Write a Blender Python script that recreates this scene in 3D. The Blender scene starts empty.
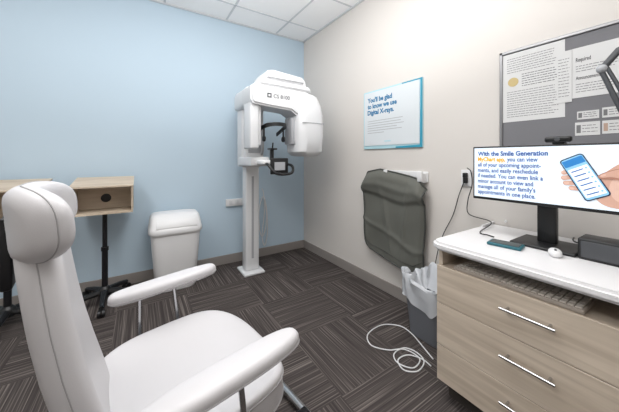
import bpy, bmesh, math, random
from mathutils import Vector, Matrix
random.seed(4)
C = bpy.context.scene
COL = C.collection
R = math.radians
I4 = Matrix.Identity(4)

# ---------------------------------------------------------------- camera geometry
F = 266.0; HZ = 158.0; CX = 309.5
TH = R(32.6); s_, c_ = math.sin(TH), math.cos(TH)
CAM = Vector((-1.851, -3.033, 1.19)); H = 2.74
def ray(u, v):
    a = (u-CX)/F
    return Vector((a*c_+s_, -a*s_+c_, (HZ-v)/F))
def on_z(u, v, z=0.0):
    d = ray(u, v); return CAM + d*((z-CAM.z)/d.z)
def on_x(u, v, X=0.0):
    d = ray(u, v); return CAM + d*((X-CAM.x)/d.x)
def on_y(u, v, Y=0.0):
    d = ray(u, v); return CAM + d*((Y-CAM.y)/d.y)

# ---------------------------------------------------------------- materials
def lin(c):
    return tuple(((x/255)/12.92 if x/255 <= .04045 else ((x/255+.055)/1.055)**2.4) for x in c)+(1,)
def mat(name, col, rough=.5, metal=0, bump=0, bscale=200, emit=0, var=0, vscale=3):
    m = bpy.data.materials.new(name); m.use_nodes = True
    nt = m.node_tree; b = nt.nodes['Principled BSDF']
    b.inputs['Base Color'].default_value = lin(col)
    b.inputs['Roughness'].default_value = rough; b.inputs['Metallic'].default_value = metal
    tc = nt.nodes.new('ShaderNodeTexCoord')
    if var:
        n = nt.nodes.new('ShaderNodeTexNoise'); n.inputs['Scale'].default_value = vscale
        r = nt.nodes.new('ShaderNodeValToRGB')
        r.color_ramp.elements[0].color = lin([x*(1-var) for x in col]); r.color_ramp.elements[1].color = lin([min(255, x*(1+var)) for x in col])
        nt.links.new(tc.outputs['Object'], n.inputs['Vector']); nt.links.new(n.outputs['Fac'], r.inputs['Fac'])
        nt.links.new(r.outputs['Color'], b.inputs['Base Color'])
    if bump:
        n = nt.nodes.new('ShaderNodeTexNoise'); n.inputs['Scale'].default_value = bscale
        bp = nt.nodes.new('ShaderNodeBump'); bp.inputs['Strength'].default_value = bump; bp.inputs['Distance'].default_value = .002
        nt.links.new(tc.outputs['Object'], n.inputs['Vector']); nt.links.new(n.outputs['Fac'], bp.inputs['Height'])
        nt.links.new(bp.outputs['Normal'], b.inputs['Normal'])
    if emit:
        b.inputs['Emission Color'].default_value = lin(col); b.inputs['Emission Strength'].default_value = emit
    return m
def wood(name, c1, c2, scale, rough=.5):
    m = bpy.data.materials.new(name); m.use_nodes = True
    nt = m.node_tree; b = nt.nodes['Principled BSDF']; b.inputs['Roughness'].default_value = rough
    tc = nt.nodes.new('ShaderNodeTexCoord'); mp = nt.nodes.new('ShaderNodeMapping'); mp.inputs['Scale'].default_value = scale
    n = nt.nodes.new('ShaderNodeTexNoise'); n.inputs['Scale'].default_value = 1; n.inputs['Detail'].default_value = 6; n.inputs['Distortion'].default_value = .6
    r = nt.nodes.new('ShaderNodeValToRGB'); r.color_ramp.elements[0].position = .3; r.color_ramp.elements[1].position = .68
    r.color_ramp.elements[0].color = lin(c1); r.color_ramp.elements[1].color = lin(c2)
    L = nt.links.new
    L(tc.outputs['Object'], mp.inputs['Vector']); L(mp.outputs['Vector'], n.inputs['Vector']); L(n.outputs['Fac'], r.inputs['Fac']); L(r.outputs['Color'], b.inputs['Base Color'])
    return m
def carpet():
    m = bpy.data.materials.new('carpet_tiles'); m.use_nodes = True
    nt = m.node_tree; b = nt.nodes['Principled BSDF']; b.inputs['Roughness'].default_value = .95
    b.inputs['Specular IOR Level'].default_value = .1
    N = nt.nodes.new; L = nt.links.new
    tc = N('ShaderNodeTexCoord'); sp = N('ShaderNodeSeparateXYZ'); L(tc.outputs['Object'], sp.inputs[0])
    def M(op, a, bb=None):
        n = N('ShaderNodeMath'); n.operation = op
        for i, x in enumerate((a, bb)):
            if x is None: continue
            if isinstance(x, (int, float)): n.inputs[i].default_value = x
            else: L(x, n.inputs[i])
        return n.outputs[0]
    T = .5
    fx = M('FLOOR', M('DIVIDE', sp.outputs[0], T)); fy = M('FLOOR', M('DIVIDE', sp.outputs[1], T))
    par = M('FLOORED_MODULO', M('ADD', fx, fy), 2.0)
    ca = N('ShaderNodeCombineXYZ'); L(M('MULTIPLY', sp.outputs[0], 150), ca.inputs[0]); L(M('MULTIPLY', sp.outputs[1], 1.6), ca.inputs[1]); L(M('ADD', M('MULTIPLY', fx, 7.3), M('MULTIPLY', fy, 3.1)), ca.inputs[2])
    cb = N('ShaderNodeCombineXYZ'); L(M('MULTIPLY', sp.outputs[0], 1.6), cb.inputs[0]); L(M('MULTIPLY', sp.outputs[1], 150), cb.inputs[1]); L(M('ADD', M('MULTIPLY', fx, 5.3), M('MULTIPLY', fy, 9.1)), cb.inputs[2])
    mx = N('ShaderNodeMix'); mx.data_type = 'VECTOR'; L(par, mx.inputs[0]); L(ca.outputs[0], mx.inputs[4]); L(cb.outputs[0], mx.inputs[5])
    n = N('ShaderNodeTexNoise'); n.inputs['Scale'].default_value = 1; n.inputs['Detail'].default_value = 2; L(mx.outputs[1], n.inputs['Vector'])
    r = N('ShaderNodeValToRGB'); e = r.color_ramp.elements
    e[0].position = .34; e[0].color = lin((60, 55, 54)); e[1].position = .74; e[1].color = lin((128, 120, 115))
    k = e.new(.55); k.color = lin((79, 73, 71))
    L(n.outputs['Fac'], r.inputs['Fac']); L(r.outputs['Color'], b.inputs['Base Color'])
    bp = N('ShaderNodeBump'); bp.inputs['Strength'].default_value = .2; bp.inputs['Distance'].default_value = .002
    L(n.outputs['Fac'], bp.inputs['Height']); L(bp.outputs['Normal'], b.inputs['Normal'])
    return m

M_blue = mat('blue_paint', (188, 207, 221), .7, bump=.15, bscale=150)
M_beige = mat('beige_paint', (214, 209, 204), .7, bump=.15, bscale=150)
M_ceil = mat('ceiling_tile', (248, 248, 248), .9, bump=.3, bscale=120)
M_grid = mat('ceiling_grid', (206, 209, 212), .5)
M_carpet = carpet()
M_base = mat('baseboard_vinyl', (144, 138, 134), .6)
M_white = mat('white_plastic', (224, 224, 225), .35)
M_whitem = mat('white_enamel', (224, 225, 227), .3)
M_lgrey = mat('light_grey_plastic', (170, 172, 176), .4)
M_pgrey = mat('pale_socket_plastic', (212, 213, 215), .4)
M_dgrey = mat('dark_grey_plastic', (70, 72, 76), .45)
M_black = mat('black_plastic', (22, 23, 25), .4)
M_blackm = mat('black_powder_metal', (30, 30, 33), .35, .3)
M_chrome = mat('brushed_steel', (190, 190, 192), .25, 1)
M_vinyl = mat('pale_vinyl', (193, 191, 193), .42, bump=.08, bscale=400)
M_seam = mat('vinyl_seam', (156, 154, 155), .6)
M_counter = mat('white_worktop', (226, 225, 226), .35)
M_wood = wood('greige_wood_long', (180, 165, 148), (209, 195, 178), (10, 2.0, 30))
M_woodx = wood('greige_wood_box', (186, 170, 150), (208, 193, 174), (2.5, 14, 30))
M_wooddark = mat('toe_kick', (66, 60, 56), .7)
M_apron = mat('lead_apron_vinyl', (96, 97, 91), .8, bump=.2, bscale=60, var=.04, vscale=8)
M_aprone = mat('apron_piping', (66, 67, 64), .8)
M_can = mat('grey_can', (124, 127, 134), .5)
M_bag = mat('liner_bag', (208, 211, 216), .3)
M_bag.node_tree.nodes['Principled BSDF'].inputs['Alpha'].default_value = .8
M_pin = mat('grey_felt', (122, 122, 126), .9, bump=.4, bscale=300)
M_alu = mat('aluminium_frame', (150, 150, 152), .35, .8)
M_paper = mat('paper', (216, 216, 216), .8)
M_signp = mat('sign_panel', (214, 220, 224), .7)
M_ink = mat('print_grey', (120, 120, 122), .8)
M_inkd = mat('print_dark', (60, 60, 64), .8)
M_seal = mat('print_gold', (200, 180, 130), .8)
M_orange = mat('print_orange', (184, 158, 142), .8)
M_teal = mat('sign_teal', (48, 148, 176), .5)
M_teald = mat('dark_teal_plastic', (24, 92, 104), .4)
M_aqua = mat('sign_aqua', (176, 214, 224), .5)
M_tealtext = mat('sign_text_blue', (30, 112, 158), .6)
M_sbg = mat('screen_pale', (222, 232, 241), .3, emit=.4)
M_sblue = mat('screen_text_blue', (22, 84, 160), .5, emit=.15)
M_syel = mat('screen_text_yellow', (236, 176, 10), .5, emit=.3)
M_sphone = mat('screen_phone_dark', (30, 44, 76), .3, emit=.1)
M_sapp = mat('screen_app_blue', (46, 128, 196), .3, emit=.3)
M_sapp2 = mat('screen_app_pale_blue', (140, 196, 228), .3, emit=.3)
M_swhite = mat('screen_white', (240, 243, 246), .3, emit=.3)
M_skin = mat('screen_skin', (208, 166, 148), .4, emit=.2)
M_skin2 = mat('screen_skin_light', (220, 184, 168), .4, emit=.22)
M_skind = mat('screen_skin_shade', (176, 128, 110), .4, emit=.15)
M_glass = mat('dark_glass', (28, 52, 58), .15)
M_keys = mat('keyboard_keys', (206, 198, 188), .5)
M_kcase = mat('keyboard_case', (164, 154, 144), .5)

# ---------------------------------------------------------------- mesh helpers
def merge(bm, t, M=I4):
    t.transform(M); me = bpy.data.meshes.new('t'); t.to_mesh(me); t.free(); bm.from_mesh(me); bpy.data.meshes.remove(me)
def B(): return bmesh.new()
def box(bm, x0, x1, y0, y1, z0, z1, bev=0, seg=3, M=I4):
    t = bmesh.new(); bmesh.ops.create_cube(t, size=1)
    for v in t.verts: v.co = Vector((x0+(v.co.x+.5)*(x1-x0), y0+(v.co.y+.5)*(y1-y0), z0+(v.co.z+.5)*(z1-z0)))
    if bev: bmesh.ops.bevel(t, geom=list(t.edges), offset=bev, segments=seg, profile=.5, affect='EDGES')
    merge(bm, t, M); return bm
def loft(bm, rings, caps=True, M=I4, closed=True):
    t = bmesh.new(); vs = [[t.verts.new(p) for p in r] for r in rings]; n = len(rings[0])
    for a, b in zip(vs, vs[1:]):
        for i in range(n if closed else n-1): t.faces.new((a[i], a[(i+1) % n], b[(i+1) % n], b[i]))
    if caps: t.faces.new(vs[0][::-1]); t.faces.new(vs[-1])
    bmesh.ops.recalc_face_normals(t, faces=list(t.faces))
    merge(bm, t, M); return bm
def sup(rx, ry, ex, n, z=0, cx=0, cy=0):
    o = []
    for i in range(n):
        a = 2*math.pi*i/n; ca, sa = math.cos(a), math.sin(a)
        o.append(Vector((cx+math.copysign(abs(ca)**(2/ex), ca)*rx, cy+math.copysign(abs(sa)**(2/ex), sa)*ry, z)))
    return o
def pillow(bm, rx, ry, h, ex=3, r=.03, n=48, crown=0, M=I4, f=None):
    rs = []; k = 6
    for sc in (.35, .7): rs.append(sup((rx-r)*sc, (ry-r)*sc, ex, n, -h/2))
    for i in range(k+1):
        a = -math.pi/2+i*math.pi/2/k; rs.append(sup(rx-r+r*math.cos(a), ry-r+r*math.cos(a), ex, n, -h/2+r+r*math.sin(a)))
    for i in range(k+1):
        a = i*math.pi/2/k; rs.append(sup(rx-r+r*math.cos(a), ry-r+r*math.cos(a), ex, n, h/2-r+r*math.sin(a)))
    for sc in (.85, .65, .4, .15): rs.append(sup((rx-r)*sc, (ry-r)*sc, ex, n, h/2+crown*(1-sc*sc)))
    if f: rs = [[f(p) for p in r_] for r_ in rs]
    return loft(bm, rs, True, M)
def catmull(pts, sub=6, closed=False):
    P = [Vector(p) for p in pts]; o = []; n = len(P)
    for i in range(n if closed else n-1):
        p0 = P[(i-1) % n] if closed or i > 0 else P[0]; p1 = P[i]; p2 = P[(i+1) % n]; p3 = P[(i+2) % n] if closed or i+2 < n else P[-1]
        for k in range(sub):
            t = k/sub
            o.append(.5*((2*p1)+(p2-p0)*t+(2*p0-5*p1+4*p2-p3)*t*t+(3*p1-p0-3*p2+p3)*t**3))
    if not closed: o.append(P[-1])
    return o
def tube(bm, pts, r, n=10, smooth=0, closed=False, flat=1.0, M=I4):
    P = catmull(pts, smooth, closed) if smooth else [Vector(p) for p in pts]
    m = len(P); rings = []; prev = None
    for i, p in enumerate(P):
        a = P[(i-1) % m] if closed or i > 0 else P[i]; b = P[(i+1) % m] if closed or i < m-1 else P[i]
        d = (b-a).normalized()
        if prev is None:
            x = d.cross(Vector((0, 0, 1)));
            if x.length < .1: x = d.cross(Vector((0, 1, 0)))
        else: x = prev-d*prev.dot(d)
        x.normalize(); prev = x; y = d.cross(x)
        rr = r[i] if isinstance(r, list) else r
        rings.append([p+x*math.cos(2*math.pi*k/n)*rr+y*math.sin(2*math.pi*k/n)*rr*flat for k in range(n)])
    if closed: rings.append(rings[0])
    return loft(bm, rings, not closed, M)
def lathe(bm, prof, n=24, M=I4, sx=1, sy=1):
    return loft(bm, [[Vector((r*math.cos(2*math.pi*k/n)*sx, r*math.sin(2*math.pi*k/n)*sy, z)) for k in range(n)] for r, z in prof], True, M)
def prism(bm, poly, h, M=I4):        # polygon in local xy extruded along local z
    return loft(bm, [[Vector((x, y, 0)) for x, y in poly], [Vector((x, y, h)) for x, y in poly]], True, M)
def obj(name, bm, m, parent=None, loc=None, smooth=True, ang=38, label=None):
    me = bpy.data.meshes.new(name); bm.to_mesh(me); bm.free()
    ms = m if isinstance(m, (list, tuple)) else [m]
    for x in ms: me.materials.append(x)
    if smooth:
        for p in me.polygons: p.use_smooth = True
        me.set_sharp_from_angle(angle=R(ang))
    o = bpy.data.objects.new(name, me); COL.objects.link(o)
    if parent: o.parent = parent
    if loc is not None: o.location = loc
    if label: o['label'] = label
    return o
def tag(o, label, cat, group=None):
    o['label'] = label; o['category'] = cat
    if group: o['group'] = group
    return o
def thing(name, label, cat, loc=(0, 0, 0), rz=0, group=None):
    o = bpy.data.objects.new(name, None); COL.objects.link(o); o.empty_display_size = .1
    o.location = loc; o.rotation_euler = (0, 0, rz)
    return tag(o, label, cat, group)
def struct(name, bm, m, **k):
    o = obj(name, bm, m, **k); o['kind'] = 'structure'; return o
def dup(root, loc, rz, label):
    r = root.copy(); COL.objects.link(r); r.location = loc; r.rotation_euler = (0, 0, rz); r['label'] = label
    for ch in list(root.children):
        c = ch.copy(); COL.objects.link(c); c.parent = r
        for g in list(ch.children):
            d = g.copy(); COL.objects.link(d); d.parent = c
    return r
WX = Matrix(((0, 0, -1, 0), (-1, 0, 0, 0), (0, 1, 0, 0), (0, 0, 0, 1)))   # plane facing -x : local X -> -Y, Y -> Z
WY = Matrix(((1, 0, 0, 0), (0, 0, -1, 0), (0, 1, 0, 0), (0, 0, 0, 1)))    # plane facing -y : local X -> X, Y -> Z
def text(name, st, m, parent, M, width=None, size=.03, bold=0, h=.0004, label=None):
    cu = bpy.data.curves.new(name, 'FONT'); cu.body = st; cu.size = size; cu.extrude = h; cu.offset = bold; cu.resolution_u = 3
    o = bpy.data.objects.new(name, cu); COL.objects.link(o); bpy.context.view_layer.update()
    me = bpy.data.meshes.new_from_object(o.evaluated_get(bpy.context.evaluated_depsgraph_get()))
    bpy.data.objects.remove(o); bpy.data.curves.remove(cu)
    xs = [v.co.x for v in me.vertices]; w = max(xs)-min(xs); x0 = min(xs)
    k = (width/w) if width else 1
    for v in me.vertices: v.co.x = (v.co.x-x0)*k
    me.transform(M); me.materials.clear(); me.materials.append(m); me.name = name
    o = bpy.data.objects.new(name, me); COL.objects.link(o); o.parent = parent
    if label: o['label'] = label
    return o

# ================================================================= ROOM
XL, YB = -4.1, -4.3
struct('floor', box(B(), XL-.1, .1, YB-.1, .1, -.1, 0), M_carpet, smooth=False)
struct('wall_blue', box(B(), XL-.1, 0, 0, .1, 0, H), M_blue, smooth=False)
struct('wall_right', box(B(), 0, .1, YB-.1, .1, 0, H), M_beige, smooth=False)
struct('wall_left', box(B(), XL-.1, XL, YB, 0, 0, H), M_beige, smooth=False)
struct('wall_back', box(B(), XL-.1, 0, YB-.1, YB, 0, H), M_beige, smooth=False)
struct('ceiling', box(B(), XL-.1, .1, YB-.1, .1, H, H+.1), M_ceil, smooth=False)
bm = B(); g = .61
x = -.42
while x > XL: box(bm, x-.009, x+.009, YB, 0, H-.006, H-.0005); x -= g
y = -.36
while y > YB: box(bm, XL, 0, y-.009, y+.009, H-.006, H-.0005); y -= g
box(bm, XL, 0, -.022, 0, H-.012, H-.0005); box(bm, -.022, 0, YB, 0, H-.012, H-.0005)
struct('trim_1', bm, M_grid, smooth=False)
struct('baseboard_blue', box(B(), XL, 0, -.012, 0, 0, .10, .003, 1), M_base, smooth=False)
struct('baseboard_right', box(B(), -.012, 0, YB, -.012, 0, .10, .003, 1), M_base, smooth=False)
struct('baseboard_left', box(B(), XL, XL+.012, YB, -.012, 0, .10, .003, 1), M_base, smooth=False)
struct('baseboard_back', box(B(), XL+.012, -.012, YB, YB+.012, 0, .10, .003, 1), M_base, smooth=False)

# ================================================================= TREATMENT CHAIR
ch = thing('treatment_chair', 'large pale vinyl treatment chair with headrest and padded armrests, in the foreground', 'chair', (-1.76, -2.12, 0), R(8))
def seatf(p):
    x, y, z = p
    if z > 0: z += .028*(abs(y)/.26)**3 - .014*math.exp(-((x+.02)/.16)**2)
    z -= .02*max(0, x/.26)**3
    return Vector((x, y*(1-.10*max(0, -x/.26)), z))
seat = obj('seat', pillow(B(), .27, .265, .085, 3.0, .020, 72, .0, Matrix.Translation((.04, 0, .494)), seatf), M_vinyl, ch)
for dz in (.018, -.028):
    bm = B(); tube(bm, [Vector((p.x+.04, p.y, p.z+.494)) for p in [seatf(Vector((q.x, q.y, dz))) for q in sup(.2705, .2655, 3.0, 72)]], .0026, 6, closed=True)
    obj('seam', bm, M_seam, seat)
def tiltM(t, loc):
    s, c = math.sin(t), math.cos(t)
    return Matrix(((0, -s, c, loc[0]), (1, 0, 0, loc[1]), (0, c, s, loc[2]), (0, 0, 0, 1)))
def backf(p):
    x, y, z = p
    k = 1-.12*max(0, (y+.05)/.3)
    return Vector((x*k, y, z+.016*(x/.165)**2 - .022*math.cos(y/.27*1.4)))
BT = tiltM(R(12), (-.235, -.010, .75))
back = obj('backrest', pillow(B(), .172, .29, .072, 4.0, .030, 64, .0, BT, backf), M_vinyl, ch, ang=60)
bm = B(); tube(bm, [BT @ backf(Vector((p.x, p.y, -.006))) for p in sup(.1722, .2902, 4.0, 64)], .0013, 6, closed=True)
obj('seam', bm, M_seam, back)
HT = tiltM(R(5), (-.285, -.032, 1.058))
def headf(p):
    x, y, z = p
    return Vector((x, y-.010*math.cos(x/.18*1.5)*(1 if y > 0 else -.5), z+.05*(x/.17)**2-.022))
head = obj('headrest', pillow(B(), .188, .085, .066, 2.9, .030, 64, .0, HT, headf), M_vinyl, ch, ang=60)
bm = B(); tube(bm, [HT @ headf(Vector((p.x, p.y, -.004))) for p in sup(.1882, .0852, 2.9, 64)], .0014, 6, closed=True)
obj('seam', bm, M_seam, head)
nk = obj('neck_pad', pillow(B(), .085, .026, .045, 2.6, .02, 36, 0, tiltM(R(-6), (-.308, 0, .99))), M_vinyl, ch)
bm = B(); box(bm, -.352, -.332, -.03, .03, .90, 1.06, .006); box(bm, -.347, -.315, -.022, .022, 1.02, 1.07, .005)
obj('headrest_bracket', bm, M_blackm, ch)
for sy in (-1, 1):
    AM = Matrix.Translation((.048, sy*.30, .685)) @ Matrix.Rotation(R(-3), 4, 'Y')
    a = obj('armrest', pillow(B(), .195, .043, .043, 2.8, .019, 44, .002, AM), M_vinyl, ch)
    bm = B(); tube(bm, [AM @ Vector((p.x, p.y, -.008)) for p in sup(.195, .043, 2.8, 44)], .0018, 6, closed=True); obj('seam', bm, M_seam, a)
    bm = B()
    tube(bm, [(-.05, sy*.30, .665), (-.05, sy*.30, .57), (-.05, sy*.285, .46), (-.05, sy*.2, .42)], .0075, 10, 5)
    tube(bm, [(.07, sy*.30, .67), (.08, sy*.30, .57), (.09, sy*.285, .46), (.085, sy*.2, .42)], .0075, 10, 5)
    tube(bm, [(-.05, sy*.2, .42), (.085, sy*.2, .42)], .0075, 10)
    obj('armrest_support', bm, M_chrome, ch)
obj('underframe', box(box(B(), -.20, .24, -.2, .2, .408, .452, .008), -.27, -.18, -.05, .05, .41, .56, .006), M_blackm, ch)
bm = B(); lathe(bm, [(.0, .06), (.07, .06), (.07, .08), (.045, .1), (.045, .30), (.055, .30), (.055, .41), (0, .41)], 28)
obj('lift_column', bm, M_lgrey, ch)
bm = B(); box(bm, -.34, .56, -.05, .05, .03, .06, .008)
box(bm, -.36, -.29, -.27, .27, .02, .05, .008)
obj('floor_base', bm, M_blackm, ch)
bm = B(); tube(bm, [(.56, .33, .03), (.56, -.33, .03)], .018, 12)
obj('front_rail', bm, M_chrome, ch)
for x, y in ((.56, .3), (.56, -.3), (-.325, .24), (-.325, -.24)):
    bm = B(); lathe(bm, [(0, 0), (.025, 0), (.025, .012), (.015, .022), (0, .022)], 16, Matrix.Translation((x, y, 0))); obj('foot', bm, M_black, ch)

# ================================================================= ROLLING BOX STANDS
cart = thing('rolling_stand', 'rolling stand with open wooden box on black pole, beside the white lidded bin', 'stand', (-2.09, -.285, 0), group='rolling stands with wooden boxes')
W2 = .195; yf, yb = -.165, .175; z0, zf, zb = .75, .962, 1.014; th = .012
def side(x0):
    M = Matrix(((0, 0, 1, x0), (1, 0, 0, 0), (0, 1, 0, 0), (0, 0, 0, 1)))
    return prism(B(), [(yf+.02, z0), (yb, z0), (yb, zb), (yf, zf)], th, M)
obj('side_panel', side(-W2), M_woodx, cart); obj('side_panel', side(W2-th), M_woodx, cart)
M = Matrix(((0, 0, 1, -W2-.004), (1, 0, 0, 0), (0, 1, 0, 0), (0, 0, 0, 1)))
obj('top_panel', prism(B(), [(yf-.006, zf), (yb, zb), (yb, zb+.012), (yf-.006, zf+.012)], 2*W2+.008, M), M_woodx, cart)
obj('bottom_panel', box(B(), -W2+th, W2-th, yf+.02, yb, z0, z0+.014), M_woodx, cart)
bk = obj('back_panel', box(B(), -W2+th, W2-th, yb-.076, yb-.06, z0+.014, zb-.024), M_woodx, cart)
bm = B(); lathe(bm, [(0, 0), (.036, 0), (.036, .003), (.029, .004), (.027, .001), (0, .001)], 24, Matrix.Translation((.0, yb-.076, .850)) @ Matrix.Rotation(R(90), 4, 'X'))
obj('cable_grommet', bm, M_black, cart)
bm = B(); tube(bm, [(0, 0, .1), (0, 0, .45)], .021, 16); tube(bm, [(0, 0, .44), (0, 0, .74)], .017, 16); lathe(bm, [(0, .43), (.026, .43), (.026, .46), (0, .46)], 18)
box(bm, -.07, .07, -.07, .07, .738, .75, .003)
obj('pole', bm, M_blackm, cart)
hub = B(); lathe(hub, [(0, .07), (.045, .07), (.05, .09), (.04, .125), (.024, .14), (0, .14)], 20); obj('hub', hub, M_black, cart)
for k in range(5):
    a = R(54+72*k); d = Vector((math.cos(a), math.sin(a), 0)); l = .238
    leg = obj('leg', tube(B(), [d*.02+Vector((0, 0, .1)), d*l*.6+Vector((0, 0, .088)), d*l+Vector((0, 0, .068))], [.026, .021, .017], 8, flat=1.0), M_black, cart)
    bm = B(); n = Vector((-d.y, d.x, 0))
    for sd in (-1, 1):
        p = d*l+n*.013*sd; tube(bm, [p-n*.009+Vector((0, 0, .028)), p+n*.009+Vector((0, 0, .028))], .0275, 14)
    tube(bm, [d*l+Vector((0, 0, .03)), d*l+Vector((0, 0, .066))], .007, 8)
    obj('caster', bm, M_black, leg)
dup(cart, (-2.64, -.285, 0), R(0), 'rolling stand with open wooden box partly hidden behind the chair headrest')

# ================================================================= WHITE LIDDED BIN
bn = thing('waste_bin', 'tall white plastic waste bin with hinged dome lid against blue wall', 'bin', (-1.565, -.235, 0))
def rr(rx, ry, z, ex=5, cy=0): return sup(rx, ry, ex, 44, z, 0, cy)
obj('body', loft(B(), [rr(.16, .13, 0), rr(.168, .135, .012), rr(.205, .16, .50), rr(.212, .166, .505), rr(.212, .166, .53), rr(.20, .155, .53)]), M_white, bn)
lid = obj('lid', loft(B(), [rr(.219, .174, .515), rr(.222, .177, .52), rr(.222, .177, .55), rr(.218, .172, .562), rr(.212, .150, .61, 5, .015), rr(.205, .130, .65, 5, .03), rr(.19, .11, .672, 5, .04), rr(.15, .08, .68, 4, .045)]), M_white, bn, ang=50)
fm = Matrix.Translation((0, -.153, .603)) @ Matrix.Rotation(R(-25), 4, 'X')
obj('lid_flap', box(B(), -.165, .165, -.004, .004, -.034, .036, .003, 2, fm), M_white, bn)

# ================================================================= PANORAMIC X-RAY
px = thing('dental_xray_machine', 'white panoramic dental x-ray machine on a floor column in the room corner', 'x-ray machine', (-.86, -.33, 0))
obj('base_plate', box(B(), -.11, .11, -.13, .12, 0, .024, .008), M_whitem, px)
col = obj('column', box(B(), -.072, .072, -.06, .06, .024, 1.78, .014), M_whitem, px)
obj('track', box(B(), -.012, .012, -.0625, -.058, .15, 1.0, .001, 1), M_lgrey, col)
obj('carriage', box(box(B(), -.125, .095, -.10, .075, 1.10, 1.70, .02), -.11, .085, -.15, -.09, 1.18, 1.68, .015), M_whitem, px)
obj('carriage_cover', box(B(), -.08, .055, -.156, -.148, 1.24, 1.62, .004, 2), M_lgrey, px)
bm = B()
rings = []
for (yy, hw, za, zb_) in ((.10, .10, 1.70, 1.83), (.08, .13, 1.675, 1.855), (-.02, .15, 1.67, 1.86), (-.18, .15, 1.67, 1.86), (-.34, .16, 1.68, 1.855)):
    zc, hh = (za+zb_)/2, (zb_-za)/2
    rings.append([Vector((p.x-.02, yy, zc+p.y)) for p in sup(hw, hh, 5, 32)])
loft(bm, rings)
ta = obj('top_arm', bm, M_whitem, px)
def slab(poly, y0, depth, bev):
    t_ = B(); prism(t_, poly, depth)
    bmesh.ops.bevel(t_, geom=[e for e in t_.edges if abs(e.verts[0].co.z-e.verts[1].co.z) < 1e-5], offset=bev, segments=4, affect='EDGES')
    return t_, Matrix(((1, 0, 0, 0), (0, 0, -1, y0), (0, 1, 0, 0), (0, 0, 0, 1)))
bm = B()
t_, m_ = slab([(-.205, 1.69), (-.185, 1.655), (-.05, 1.64), (.18, 1.625), (.25, 1.58), (.46, 1.58), (.50, 1.66), (.49, 1.74), (.44, 1.79), (.34, 1.815), (-.17, 1.825), (-.205, 1.80)], -.32, .25, .016); merge(bm, t_, m_)
carm = obj('rotating_arm', bm, M_whitem, px)
t_, m_ = slab([(-.14, 1.828), (.40, 1.818), (.39, 1.85), (.37, 1.868), (-.10, 1.874), (-.13, 1.86)], -.30, .262, .012)
obj('arm_collar', (lambda b: (merge(b, t_, m_), b)[1])(B()), M_whitem, carm)
t_, m_ = slab([(-.08, 1.876), (.365, 1.872), (.355, 1.92), (.32, 1.956), (.02, 1.980), (-.035, 1.966), (-.075, 1.92)], -.28, .27, .03)
obj('hood', (lambda b: (merge(b, t_, m_), b)[1])(B()), M_whitem, carm)
bm = B()
rings = []
for (z, hx, hy, cx) in ((1.205, .06, .09, .39), (1.215, .11, .125, .39), (1.25, .142, .155, .39), (1.40, .152, .165, .39), (1.60, .150, .160, .39), (1.70, .132, .145, .385), (1.78, .11, .12, .375), (1.80, .08, .09, .365)):
    rings.append(sup(hx, hy, 4.0, 36, z, cx, -.45))
loft(bm, rings)
tubeh = obj('tube_head', bm, M_whitem, carm)
obj('collimator', box(B(), .205, .260, -.52, -.38, 1.32, 1.57, .008, 2), M_lgrey, tubeh)
obj('panel_line', box(B(), .27, .51, -.6135, -.609, 1.515, 1.522), M_lgrey, tubeh)
bm = B(); box(bm, -.195, -.115, -.53, -.34, 1.27, 1.69, .018); box(bm, -.13, -.085, -.50, -.36, 1.30, 1.66, .012)
sens = obj('sensor_head', bm, M_whitem, carm)
obj('sensor_window', box(B(), -.087, -.081, -.48, -.38, 1.34, 1.62, .002, 1), M_dgrey, sens)
LGM = Matrix.Translation((-.06, -.5705, 1.715)) @ WY
bm = B(); prism(bm, [(0, 0), (.040, 0), (.040, .040), (0, .040)], .001, LGM)
lg = obj('logo', bm, M_dgrey, carm)
bm = B(); prism(bm, [(.011, .011), (.029, .011), (.029, .029), (.011, .029)], .0015, LGM); obj('logo_center', bm, M_whitem, lg)
text('model_lettering', 'CS 8100', M_dgrey, carm, Matrix.Translation((.0, -.5705, 1.717)) @ WY, width=.16, size=.048, bold=.0004)
# patient support
bm = B(); box(bm, -.15, .03, -.42, -.05, 1.115, 1.20, .018, 4); box(bm, -.10, .04, -.56, -.38, 1.13, 1.17, .014, 4)
ps = obj('patient_support', bm, M_whitem, px)
bm = B(); box(bm, -.055, .115, -.63, -.612, 1.05, 1.19, .010, 3)
dp = obj('control_panel', bm, M_black, px)
obj('panel_screen', box(B(), -.02, .08, -.6325, -.6305, 1.085, 1.155, 0), M_lgrey, dp)
bm = B(); tube(bm, [(-.06, -.55, 1.14), (-.08, -.64, 1.13), (-.03, -.69, 1.06), (.11, -.69, 1.06), (.15, -.63, 1.12), (.12, -.5, 1.14), (.03, -.42, 1.15)], .012, 10, 6)
obj('grab_handle', bm, M_black, px)
bm = B(); box(bm, .02, .05, -.47, -.44, 1.16, 1.27, .005); box(bm, -.0, .07, -.50, -.43, 1.265, 1.28, .005)
tube(bm, [(.035, -.47, 1.28), (.035, -.48, 1.33)], .007, 8); box(bm, -.01, .05, -.47, -.40, 1.15, 1.165, .003)
obj('chin_rest', bm, M_black, px)
bm = B()
def band(bm, pts, h0, th_):     # curved upright strip
    P = catmull(pts, 8); rings = []
    for i, p in enumerate(P):
        a = P[max(0, i-1)]; b = P[min(len(P)-1, i+1)]; d = (b-a).normalized(); n = Vector((-d.y, d.x, 0)).normalized()*th_/2
        u = Vector((0, 0, h0/2)); rings.append([p-n-u, p+n-u, p+n+u, p-n+u])
    return loft(bm, rings)
band(bm, [(-.03, -.30, 1.44), (-.05, -.42, 1.465), (-.02, -.53, 1.485), (.06, -.575, 1.49), (.14, -.53, 1.485), (.165, -.42, 1.465), (.15, -.32, 1.42)], .032, .014)
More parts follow.
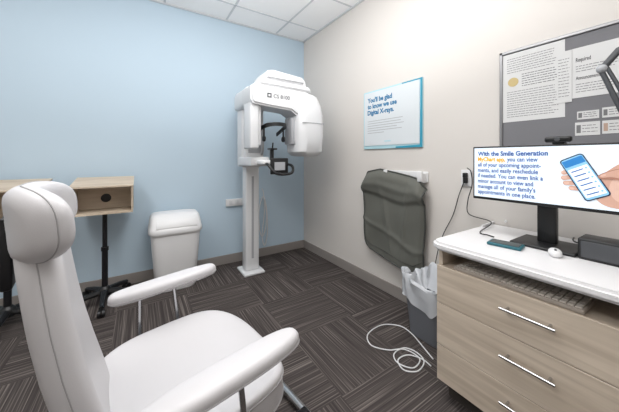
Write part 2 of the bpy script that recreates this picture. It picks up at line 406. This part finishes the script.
for sx in (-.04, .155):
    tube(bm, [(sx, -.45, 1.465), (sx, -.45, 1.37)], .009, 8); lathe(bm, [(0, -.008), (.026, -.008), (.026, .008), (0, .008)], 18, Matrix.Translation((sx, -.45, 1.365)) @ Matrix.Rotation(R(90), 4, 'Y'))
tube(bm, [(.06, -.16, 1.50), (.06, -.30, 1.52), (.06, -.57, 1.49)], .014, 10, 5)
obj('head_support', bm, M_black, px)
bm = B(); tube(bm, [(.06, -.10, 1.22), (.06, -.17, 1.26), (.06, -.18, 1.45), (.06, -.16, 1.52)], .016, 10, 5)
obj('head_support_post', bm, M_lgrey, px)

# cables on the blue wall
bm = B()
pl = lambda x, y, z: Vector((x, y, z))
tube(bm, [pl(-.60, -.006, .82), pl(-.585, -.02, .76), pl(-.57, -.012, .55), pl(-.60, -.012, .25), pl(-.57, -.02, .13), pl(-.53, -.012, .30), pl(-.545, -.012, .60), pl(-.59, -.012, .72), pl(-.64, -.012, .55), pl(-.63, -.012, .32), pl(-.60, -.027, .25), pl(-.56, -.027, .35), pl(-.55, -.027, .5), pl(-.57, -.027, .68)], .006, 8, 8)
tag(obj('cable', bm, M_white), 'white coiled cable hanging on blue wall right of x-ray column', 'cable')
ob = thing('wall_outlet', 'white horizontal outlet strip on blue wall left of x-ray column', 'outlet', (-.915, -.002, .685))
obj('cover_plate', box(B(), -.12, .12, -.03, 0, -.04, .04, .006), M_white, ob)
for sx in (-.07, 0, .07): obj('socket', box(B(), sx-.018, sx+.018, -.033, -.0295, -.024, .024, .003, 2), M_pgrey, ob)

# ================================================================= WALL SIGN
pA = on_x(365, 94); pB = on_x(423.5, 148)
sy0, sy1 = pA.y, pB.y; sz1, sz0 = 1.815, 1.275
SW, SH = sy0-sy1, sz1-sz0
sg = thing('wall_sign', 'white and teal framed sign about digital x-rays on beige wall', 'sign', (-.002, sy0, sz0))
def sp(x0, x1, y0, y1, d, h): return box(B(), -d-h, -d, -x1, -x0, y0, y1)
obj('board', sp(0, SW, 0, SH, 0, .012), M_aqua, sg, smooth=False)
bm = B(); prism(bm, [(SW*.6, 0), (SW, 0), (SW, SH), (SW*.7, SH), (SW*.7, SH-.010), (SW-.016, SH-.012), (SW-.022, .020), (SW*.6, .014)], .001, Matrix.Translation((-.012, 0, 0)) @ WX)
obj('teal_band', bm, M_teal, sg, smooth=False)
obj('white_panel', sp(.014, SW-.022, .03, SH-.013, .0128, .004), M_signp, sg, smooth=False)
for i, (st, w) in enumerate((("You'll be glad", .29), ("to know we use", .34), ("Digital X-rays.", .31))):
    text('headline', st, M_tealtext, sg, Matrix.Translation((-.0172, -.055, SH-.105-i*.058)) @ WX, width=w, size=.058, bold=.0022)
bm = B()
for i in range(6):
    w = (.40, .38, .41, .34, .39, .20)[i]; box(bm, -.0176, -.0170, -.055-w, -.055, SH-.285-i*.022, SH-.280-i*.022)
obj('small_print', bm, M_lgrey, sg, smooth=False)
obj('small_mark', box(B(), -.0176, -.0170, -.33, -.26, .06, .07), M_aqua, sg, smooth=False)

# ================================================================= LEAD APRON + HOOK
hk = thing('wall_hook', 'white apron hook rail mounted on beige wall under the sign', 'hook', (-.002, -1.60, 1.03))
obj('wall_plate', box(B(), -.012, 0, -.22, .18, -.025, .055, .004), M_white, hk)
for yy in (-.19, .14):
    bm = B(); box(bm, -.055, -.010, yy-.02, yy+.02, -.03, .045, .006); box(bm, -.075, -.053, yy-.02, yy+.02, -.02, .06, .006); obj('hook_arm', bm, M_white, hk)
top = [(370, 180), (374, 171.5), (386, 169), (402, 173), (413, 176), (423, 179), (430, 189)]
bot = [(369, 238), (375, 247), (387, 254), (399, 260), (409, 266), (420, 270), (428, 266)]
bm = B(); nu, nv = 70, 60
def lerp(L, t):
    k = t*(len(L)-1); i = min(int(k), len(L)-2); f = k-i
    return L[i][0]*(1-f)+L[i+1][0]*f, L[i][1]*(1-f)+L[i+1][1]*f
vs = []
for j in range(nv+1):
    row = []
    for i in range(nu+1):
        s, t = i/nu, j/nv
        a, b = lerp(top, s), lerp(bot, s)
        u = a[0]*(1-t)+b[0]*t + (.8*math.sin(t*5+.4))*(1 if s > .5 else -.9)*abs(s-.5)*2; v = a[1]*(1-t)+b[1]*t
        p = on_x(u, v, 0)
        d = .078 + .009*math.sin(s*8+t*3) + .006*math.sin(s*15-t*7+1)*t*(1-.6*t) + .005*math.sin(t*10+s*6) - .02*max(0, abs(s-.5)*2-.85)/.15
        if t < .1: d -= .04*(1-t/.1)**2
        q = t-(.18+.14*math.sin(math.pi*s)); d += .024/(1+math.exp(q*90)) + .012*math.exp(-((t-.10-.08*math.sin(math.pi*s))/.045)**2)
        w_ = t*(1-t)*3
        d += .012*math.exp(-((s-.30-.18*t)/.028)**2)*w_ + .010*math.exp(-((s-.72+.10*t)/.025)**2)*w_ + .008*math.exp(-((t-.62-.2*s)/.03)**2)
        row.append(bm.verts.new((-d, p.y, p.z)))
    vs.append(row)
for j in range(nv):
    for i in range(nu): bm.faces.new((vs[j][i], vs[j+1][i], vs[j+1][i+1], vs[j][i+1]))
edge = [vs[0][i].co.copy() for i in range(nu+1)]+[vs[j][nu].co.copy() for j in range(1, nv+1)]+[vs[nv][i].co.copy() for i in range(nu-1, -1, -1)]+[vs[j][0].co.copy() for j in range(nv-1, 0, -1)]
hem = [vs[int(nv*.94)][i].co+Vector((-.003, 0, 0)) for i in range(nu+1)]
ap = thing('lead_apron', 'dark grey lead x-ray apron hanging on beige wall below sign', 'apron', (-.06, -1.5, .33))
inv = Matrix.Translation((.06, 1.5, -.33)); bm.transform(inv)
a1 = obj('apron_sheet', bm, M_apron, ap, ang=80)
sm = a1.modifiers.new('thick', 'SOLIDIFY'); sm.thickness = .014; sm.offset = -1
obj('piping', tube(B(), edge, .0075, 8, closed=True, M=inv), M_aprone, ap)
obj('stitching', tube(B(), hem, .0022, 6, M=inv), M_aprone, a1)

# ================================================================= BASE CABINET + WORKTOP
CXF = -.61; cy0, cy1 = -3.0, -2.263
cb = thing('drawer_cabinet', 'pale wood drawer cabinet with steel bar handles under white worktop', 'cabinet', (CXF, (cy0+cy1)/2, 0))
hw = (cy1-cy0)/2
bm = B(); box(bm, .02, .60, -hw, hw, .10, .66); box(bm, .02, .60, hw-.018, hw, .66, .742); box(bm, .02, .60, -hw, -hw+.018, .66, .742); box(bm, .58, .60, -hw, hw, .66, .742)
obj('body', bm, M_wood, cb, smooth=False)
obj('toe_kick', box(B(), .07, .60, -hw+.005, hw-.02, 0, .10), M_wooddark, cb, smooth=False)
for (za, zb_, hz) in ((.482, .662, .592), (.277, .479, .402), (.103, .274, .216)):
    d = obj('drawer_front', box(B(), 0, .018, -hw, hw, za, zb_, .0015, 1), M_wood, cb, smooth=False)
    bm = B()
    tube(bm, [(-.032, -.085, hz), (-.032, .085, hz)], .0055, 12)
    for yy in (-.065, .065): tube(bm, [(-.032, yy, hz), (0, yy, hz)], .0045, 10)
    obj('handle', bm, M_chrome, d)
x0, x1, yN, yF = -.637, -.004, -3.35, -2.235
r = .06; poly = [(x1, yN), (x1, yF)]
for k in range(9):
    a = R(90+90*k/8); poly.append((x0+r+r*math.cos(a), yF-r+r*math.sin(a)))
poly += [(x0, yN)]
bm = B(); prism(bm, poly, .040, Matrix.Translation((0, 0, .743)))
bmesh.ops.bevel(bm, geom=[e for e in bm.edges if abs(e.verts[0].co.z-e.verts[1].co.z) < 1e-5], offset=.012, segments=4, affect='EDGES')
for v in bm.verts: v.co -= Vector((-.32, -2.7, .743))
tag(obj('worktop', bm, M_counter, loc=(-.32, -2.7, .743)), 'white laminate worktop with rounded corner along beige wall', 'worktop')
ZT = .783
kb = thing('keyboard', 'keyboard lying in the open slot under the white worktop', 'keyboard', (-.53, -2.56, .663))
obj('case', box(B(), -.07, .07, -.22, .22, 0, .016, .004), M_kcase, kb)
bm = B()
for i in range(5):
    for j in range(21): box(bm, -.062+i*.025, -.041+i*.025, -.212+j*.0202, -.195+j*.0202, .0158, .021, .001, 1)
obj('keys', bm, M_keys, kb, smooth=False)

# ================================================================= MONITOR
XM = -.32
q0 = on_x(473, 147, XM); q1 = on_x(473, 198, XM)
my0 = q0.y; mz1 = q0.z; mz0 = q1.z; MW = .58; MH = mz1-mz0
mo = thing('monitor', 'wide black framed monitor on stand, showing pale blue app advert', 'monitor', (-.26, my0-MW/2, ZT))
def ml(v): return Vector(v)-Vector((-.26, my0-MW/2, ZT))
hz0, hz1 = mz0-ZT, mz1-ZT
obj('bezel', box(B(), XM+.26, XM+.26+.03, -MW/2, MW/2, hz0, hz1, .004, 2), M_black, mo)
sx = XM+.26-.0008
scr = obj('screen', box(B(), sx, sx+.002, -MW/2+.008, MW/2-.008, hz0+.014, hz1-.008), M_sbg, mo, smooth=False)
NY = (-2.585)-(my0-MW/2)
bm = B(); box(bm, .0, .035, NY-.035, NY+.035, .012, hz0+.12, .006)
obj('stand_neck', bm, M_black, mo)
obj('stand_base', box(B(), -.10, .10, NY-.12, NY+.11, 0, .014, .006, 3), M_black, mo)
lines = ["", "", "all of your upcoming appoint-", "ments, and easily reschedule", "if needed. You can even link a", "minor account to view and", "manage all of your family's", "appointments in one place."]
wd = [0, 0, .255, .245, .262, .228, .236, .236]
LX = my0-.026; LZ = mz1-.048; step = .0284
def LM(i, off=0):
    p = ml((XM, LX-off, LZ-step*i)); return Matrix.Translation((sx-.0012, p.y, p.z)) @ WX
text('screen_text', "With the Smile Generation", M_sblue, scr, LM(0), width=.290, size=.031, bold=.0008)
text('screen_text', "MyChart app,", M_syel, scr, LM(1), width=.126, size=.030, bold=.0010)
text('screen_text', "you can view", M_sblue, scr, LM(1, .134), width=.120, size=.030, bold=.0003)
for i in range(2, 8): text('screen_text', lines[i], M_sblue, scr, LM(i), width=wd[i]*1.04, size=.029, bold=.0003)
def flat(name, pts, m, parent, d):     # pts in metres from the screen's top-left corner, x right, y down
    bm = B(); prism(bm, [(x, -y) for x, y in pts], .0006, Matrix.Translation((sx-d, MW/2, hz1)) @ WX)
    return obj(name, bm, m, parent, smooth=False)
def rrect(cx, cy, w, h, r, ang):
    o = []
    for (qx, qy, a0) in ((1, 1, 0), (-1, 1, 90), (-1, -1, 180), (1, -1, 270)):
        for k in range(6):
            a = R(a0+90*k/5); x = qx*(w/2-r)+r*math.cos(a); y = qy*(h/2-r)+r*math.sin(a)
            o.append((cx+x*math.cos(ang)-y*math.sin(ang), cy+x*math.sin(ang)+y*math.cos(ang)))
    return o
def blob(pts, n=8): return [(p.x, p.y) for p in catmull([(x, y, 0) for x, y in pts], n, True)]
PX, PY = .430, .138
flat('pictured_hand', blob([(.570, .06), (.535, .075), (.50, .105), (.47, .14), (.455, .19), (.465, .225), (.49, .247), (.53, .254), (.568, .254)]), M_skin, scr, .0010)
flat('pictured_palm_light', blob([(.566, .10), (.53, .12), (.505, .15), (.50, .19), (.52, .225), (.566, .235)]), M_skin2, scr, .0013)
for (cx, cy, l, a) in ((.364, .118, .050, -14), (.367, .141, .057, -10), (.374, .164, .057, -6), (.388, .186, .050, 0)):
    flat('pictured_finger', rrect(cx+.02, cy, l, .018, .0085, R(a)), M_skin, scr, .0014)
    flat('pictured_fingertip', rrect(cx+.004, cy+.0015, .016, .011, .005, R(a)), M_skin2, scr, .0018)
pa = R(-27)
flat('pictured_phone', rrect(PX, PY, .080, .185, .012, pa), M_sphone, scr, .0022)
flat('phone_display', rrect(PX, PY, .072, .176, .009, pa), M_sapp2, scr, .0027)
def ph(dx, dy): return (PX+dx*math.cos(pa)-dy*math.sin(pa), PY+dx*math.sin(pa)+dy*math.cos(pa))
def phr(x, y, w, h, m, d=.0032):
    cx, cy = ph(x, y); flat('phone_icon', rrect(cx, cy, w, h, .003, pa), m, scr, d)
phr(0, -.069, .068, .028, M_sapp)
phr(0, .018, .064, .124, M_swhite)
for k in range(6): phr(-.006, -.032+k*.020, .040, .004, M_sapp, .0037)
for k in range(6): phr(.023, -.032+k*.020, .007, .007, M_sapp2, .0037)
flat('pictured_thumb', blob([(.56, .095), (.52, .102), (.492, .114), (.476, .124), (.468, .134), (.476, .142), (.50, .141), (.53, .146), (.56, .16)]), M_skind, scr, .0042)
flat('pictured_thumb_top', blob([(.56, .098), (.52, .105), (.494, .116), (.479, .126), (.474, .133), (.482, .137), (.505, .134), (.53, .138), (.56, .15)]), M_skin, scr, .0047)
flat('pictured_thumbnail', rrect(.484, .1275, .015, .008, .0038, R(-25)), M_skin2, scr, .0052)
wc = thing('webcam', 'small black webcam clipped on top edge of the monitor', 'webcam', (XM, on_x(558, 143, XM).y, mz1+.0005))
obj('body', box(B(), -.012, .014, -.045, .045, .008, .034, .009, 3), M_black, wc)
obj('clip', box(box(B(), .0, .04, -.02, .02, .0, .01, .003), .032, .038, -.02, .02, -.03, .005, .002, 1), M_black, wc)
bm = B(); lathe(bm, [(0, 0), (.009, 0), (.009, .003), (0, .003)], 20, Matrix.Translation((-.012, 0, .021)) @ Matrix.Rotation(R(-90), 4, 'Y')); obj('lens', bm, M_dgrey, wc)

# worktop items
p = on_z(598, 262, ZT)
spk = thing('desktop_device', 'black box shaped speaker on worktop right of monitor stand', 'speaker', (p.x+.03, p.y-.01, ZT))
obj('body', box(B(), -.045, .06, -.065, .065, 0, .085, .006), M_black, spk)
obj('front_grille', box(B(), -.0475, -.044, -.055, .055, .01, .075, .002, 1), M_dgrey, spk)
tb = thing('card_reader', 'small dark teal tablet lying left of monitor stand on worktop', 'tablet', (-.425, -2.485, ZT), R(8))
obj('case', box(B(), -.04, .04, -.065, .065, 0, .014, .005, 3), M_teald, tb)
obj('screen', box(B(), -.034, .034, -.056, .056, .0138, .0155, .001, 1), M_glass, tb)
ms = thing('computer_mouse', 'small white computer mouse on worktop in front of monitor base', 'mouse', on_z(555, 256, ZT), R(20))
obj('shell', pillow(B(), .036, .022, .028, 2.3, .013, 32, .004, Matrix.Translation((0, 0, .0141))), M_white, ms)
bm = B(); tube(bm, [(-.012, 0, .031), (-.024, 0, .027)], .004, 8); obj('scroll_wheel', bm, M_dgrey, ms)
bm = B()
tube(bm, [on_z(u, v, ZT+.004) for u, v in ((572, 231), (580, 235), (586, 240), (580, 243), (573, 240), (578, 234), (590, 234))], .003, 8, 6)
tag(obj('cord', bm, M_black), 'short black cord looped on worktop behind the monitor base', 'cord')
bm = B(); tube(bm, [on_z(482, 226, ZT+.006), on_z(497, 221, ZT+.010), on_z(510, 216, ZT+.014), Vector((-.02, -2.33, ZT+.03))], .007, 8, 6)
tag(obj('cable', bm, M_white), 'white cable lying across far end of the worktop', 'cable')

pw = on_x(467, 178)
wo = thing('wall_plate', 'white wall plate with black cord between apron and notice board', 'wall plate', (-.002, pw.y, pw.z))
obj('plate', box(B(), -.008, 0, -.035, .035, -.055, .055, .003, 2), M_white, wo)
bm = B(); box(bm, -.035, -.008, -.012, .012, .005, .035, .004); box(bm, -.03, -.008, -.012, .012, -.035, .006, .004); obj('plug', bm, M_black, wo)
W = lambda u, v, X: on_x(u, v, X)
bm = B(); tube(bm, [W(467, 168, -.03), W(471, 172, -.045), W(472, 185, -.045), W(468, 200, -.03), W(469, 214, -.03), Vector((-.06, -2.27, ZT+.02)), on_z(480, 232, ZT+.005), on_z(488, 235, ZT+.005), on_z(494, 237, ZT+.005)], .003, 8, 8)
tag(obj('cord', bm, M_black), 'black cord dropping from wall plate onto the worktop', 'cord')
bm = B(); tube(bm, [W(464, 182, -.02), W(459, 195, -.02), W(453, 215, -.02), W(443, 235, -.02), W(437, 255, -.02), W(433, 280, -.025), Vector((-.03, -1.90, .3)), Vector((-.04, -1.78, .1)), Vector((-.06, -1.76, .008)), Vector((-.12, -1.72, .008))], .003, 8, 8)
tag(obj('cord', bm, M_black), 'thin black cord running down beige wall beside the apron', 'cord')

# ================================================================= NOTICE BOARD
nb0 = on_x(501, 53); by0 = nb0.y; bz1 = 1.82; bz0 = 1.22; BW = 1.0
nb = thing('notice_board', 'grey felt notice board in aluminium frame behind the monitor', 'notice board', (-.002, by0, bz0))
obj('felt_panel', box(B(), -.012, 0, -BW+.01, -.01, .01, bz1-bz0-.01), M_pin, nb, smooth=False)
bm = B(); hh = bz1-bz0
box(bm, -.02, 0, -.016, 0, 0, hh, .002, 1); box(bm, -.02, 0, -BW, -BW+.016, 0, hh, .002, 1); box(bm, -.02, 0, -BW, 0, 0, .016, .002, 1); box(bm, -.02, 0, -BW, 0, hh-.016, hh, .002, 1)
obj('frame', bm, M_alu, nb)
def paper(name, label, cat, u0, u1, v0l, v1l, body, tilt=0, group=None, d=.0150):
    a = on_x(u0, v0l); b = on_x(u0, v1l); c = on_x(u1, 100)
    w = a.y-c.y; h = a.z-b.z
    t = thing(name, label, cat, (-d, a.y, b.z), 0, group); t.rotation_euler = (tilt, 0, 0)
    obj('sheet', box(B(), -.0008, 0, -w, 0, 0, h), M_paper, t, smooth=False)
    body(t, w, h); return t
def lines_(t, xs0, xs1, ys, m, th=.003, seed=1, jag=.15):
    rnd = random.Random(seed); bm = B()
    for y in ys:
        x = xs0; e = xs1-(xs1-xs0)*jag*rnd.random()
        while x < e:                      # broken into words
            wlen = rnd.uniform(.006, .02); box(bm, -.0013, -.0007, -min(e, x+wlen), -x, y, y+th); x += wlen+.003
    obj('print', bm, m, t, smooth=False)
def cert(t, w, h):
    lines_(t, w*.08, w*.94, [h*(.07+.033*i) for i in range(12)], M_ink, .003, 5)
    lines_(t, w*.08, w*.94, [h*(.72+.033*i) for i in range(7)], M_ink, .003, 6)
    lines_(t, w*.34, w*.94, [h*(.50+.033*i) for i in range(6)], M_inkd, .003, 15)
    bm = B(); prism(bm, [(x*.026+w*.19, y*.026+h*.58) for x, y in [(math.cos(k*math.pi/12), math.sin(k*math.pi/12)) for k in range(24)]], .001, Matrix.Translation((-.0013, 0, 0)) @ WX); obj('seal', bm, M_seal, t, smooth=False)
paper('notice_sheet', 'certificate sheet with round seal pinned at left of notice board', 'paper', 504, 566, 57, 123, cert)
def certsmall(t, w, h): lines_(t, w*.1, w*.85, [h*(.12+.06*i) for i in range(13)], M_ink, .003, 9)
paper('notice_sheet', 'narrow printed sheet overlapping right side of the sealed certificate', 'paper', 558, 573, 54, 104, certsmall, d=.0175)
def poster(t, w, h):
    text('heading', 'Required', M_inkd, t, Matrix.Translation((-.001, -w*.08, h*.72)) @ WX, width=w*.30, size=.028, bold=.0003)
    text('heading', 'Announcements', M_inkd, t, Matrix.Translation((-.001, -w*.08, h*.36)) @ WX, width=w*.48, size=.025, bold=.0002)
    lines_(t, w*.08, w*.9, [h*.62, h*.57, h*.52], M_ink, .003, 4); lines_(t, w*.08, w*.85, [h*.26, h*.21, h*.16, h*.11], M_ink, .003, 8)
paper('notice_sheet', 'wide white printed sheet pinned at upper right of notice board', 'paper', 573, 626, 50, 99, poster)
k = 0
for (u0, u1, va, vb, lab) in ((578, 600, 112, 120, 'upper left small card in lower cluster of notice board'), (603, 626, 108, 118, 'upper right small card in lower cluster of notice board'),
                              (576, 601, 123, 136, 'lower left small card just above the webcam side of screen'), (603, 628, 121, 134, 'lower right small card with tan mark above the screen')):
    k += 1
    def cbody(t, w, h, k=k):
        lines_(t, w*.3, w*.92, [h*.25, h*.5, h*.72], M_ink, .003, k)
        box_ = B(); box(box_, -.0013, -.0007, -w*.24, -w*.06, h*.2, h*.8); obj('picture', box_, M_orange if k == 4 else M_ink, t, smooth=False)
    paper('notice_card', lab, 'card', u0, u1, va, vb, cbody, group='small cards on the notice board')
ar = thing('articulated_arm', 'dark grey articulated arm reaching in front of the notice board, right edge', 'arm', (-.022, -2.95, 1.55))
def al(u, v, X): return on_x(u, v, X)-Vector((-.022, -2.95, 1.55))
bm = B(); box(bm, -.03, 0, -.06, .06, -.08, .08, .006); obj('mount_plate', bm, M_dgrey, ar)
bm = B(); tube(bm, [(-.02, 0, .02), (-.08, 0, .03), al(640, 40, -.20), al(619, 50, -.22), al(601, 70, -.25)], .013, 10); obj('upper_arm', bm, M_dgrey, ar)
bm = B(); tube(bm, [al(601, 70, -.25), al(610, 88, -.25), al(622, 112, -.25)], .009, 10); tube(bm, [al(606, 66, -.25), al(616, 82, -.25), al(628, 104, -.25)], .007, 10); obj('lower_arm', bm, M_dgrey, ar)
bm = B(); bmesh.ops.create_uvsphere(bm, u_segments=18, v_segments=10, radius=.018, matrix=Matrix.Translation(al(602, 69, -.25))); obj('joint', bm, M_lgrey, ar)

# ================================================================= SMALL BIN
sb = thing('wastebasket', 'small grey wastebasket with white liner bag beside drawer cabinet', 'bin', (-.205, -1.975, 0))
obj('body', loft(B(), [sup(.09, .12, 4, 40, 0), sup(.095, .125, 4, 40, .01), sup(.125, .155, 4, 40, .34), sup(.13, .16, 4, 40, .35), sup(.118, .148, 4, 40, .35), sup(.09, .12, 4, 40, .02)]), M_can, sb)
bm = B(); rings = []
for (z, g_, am) in ((.24, .134, .007), (.29, .135, .006), (.33, .138, .004), (.36, .134, .006), (.385, .140, .010), (.40, .128, .014), (.38, .110, .012), (.33, .10, .008), (.28, .05, .004)):
    ring = []; q9 = sup(1, 1, 3.6, 90)
    for i in range(90):
        a = 2*math.pi*i/90; q = q9[i]
        w = am*(math.sin(a*11+z*30)+.6*math.sin(a*19+1+z*50)); zz = z+(.028*math.sin(a*3+1)+.012*math.sin(a*7) if z < .28 or z > .37 else 0)
        ring.append(Vector((q.x*(g_+w), q.y*(g_+.03+w), zz)))
    rings.append(ring)
loft(bm, rings, False)
obj('liner_bag', bm, M_bag, sb, ang=60)
bm = B(); fl = lambda u, v: on_z(u, v, .005)
tube(bm, [fl(433, 359), fl(424, 348), fl(412, 334), fl(400, 326), fl(382, 325), fl(368, 334), fl(371, 345), fl(388, 350), fl(402, 349), fl(413, 353), fl(420, 360), fl(413, 368), fl(398, 363), fl(394, 354), fl(404, 348), fl(416, 352), fl(424, 361), fl(418, 371), fl(404, 370), fl(398, 360), fl(408, 355), fl(422, 359), fl(431, 366)], .0036, 8, 8)
tag(obj('cable', bm, M_white), 'white cable curled on the carpet in front of the wastebasket', 'cable')

# ================================================================= LIGHTS
def area(name, loc, e, sx=.6, sy=1.2, rot=(0, 0, 0), col=(1, .99, .975)):
    l = bpy.data.lights.new(name, 'AREA'); l.shape = 'RECTANGLE'; l.size = sx; l.size_y = sy; l.energy = e; l.color = col
    o = bpy.data.objects.new(name, l); COL.objects.link(o); o.location = loc; o.rotation_euler = rot
area('ceiling_lamp', (-1.2, -1.75, H-.02), 18.5); area('ceiling_lamp', (-2.9, -1.6, H-.02), 20); area('ceiling_lamp', (-1.3, -3.3, H-.02), 12); area('ceiling_lamp', (-2.9, -3.3, H-.02), 13)
area('fill_uplight', (-1.7, -2.2, 1.95), 42, .8, .8, (R(162), 0, R(-32)), (1, 1, 1))  # added fill, no real fixture: unseen upward light that brightens the ceiling
w = bpy.data.worlds.new('w'); C.world = w; w.use_nodes = True
w.node_tree.nodes['Background'].inputs[0].default_value = (.9, .95, 1, 1); w.node_tree.nodes['Background'].inputs[1].default_value = .3
C.view_settings.view_transform = 'Standard'

# ================================================================= CAMERA
cd = bpy.data.cameras.new('camera'); cam = bpy.data.objects.new('camera', cd); COL.objects.link(cam)
cd.sensor_width = 36; cd.lens = F/619*36; cd.shift_y = (HZ-206)/619; cd.clip_start = .02
cam.location = CAM; cam.rotation_euler = (R(90), 0, -TH); C.camera = cam
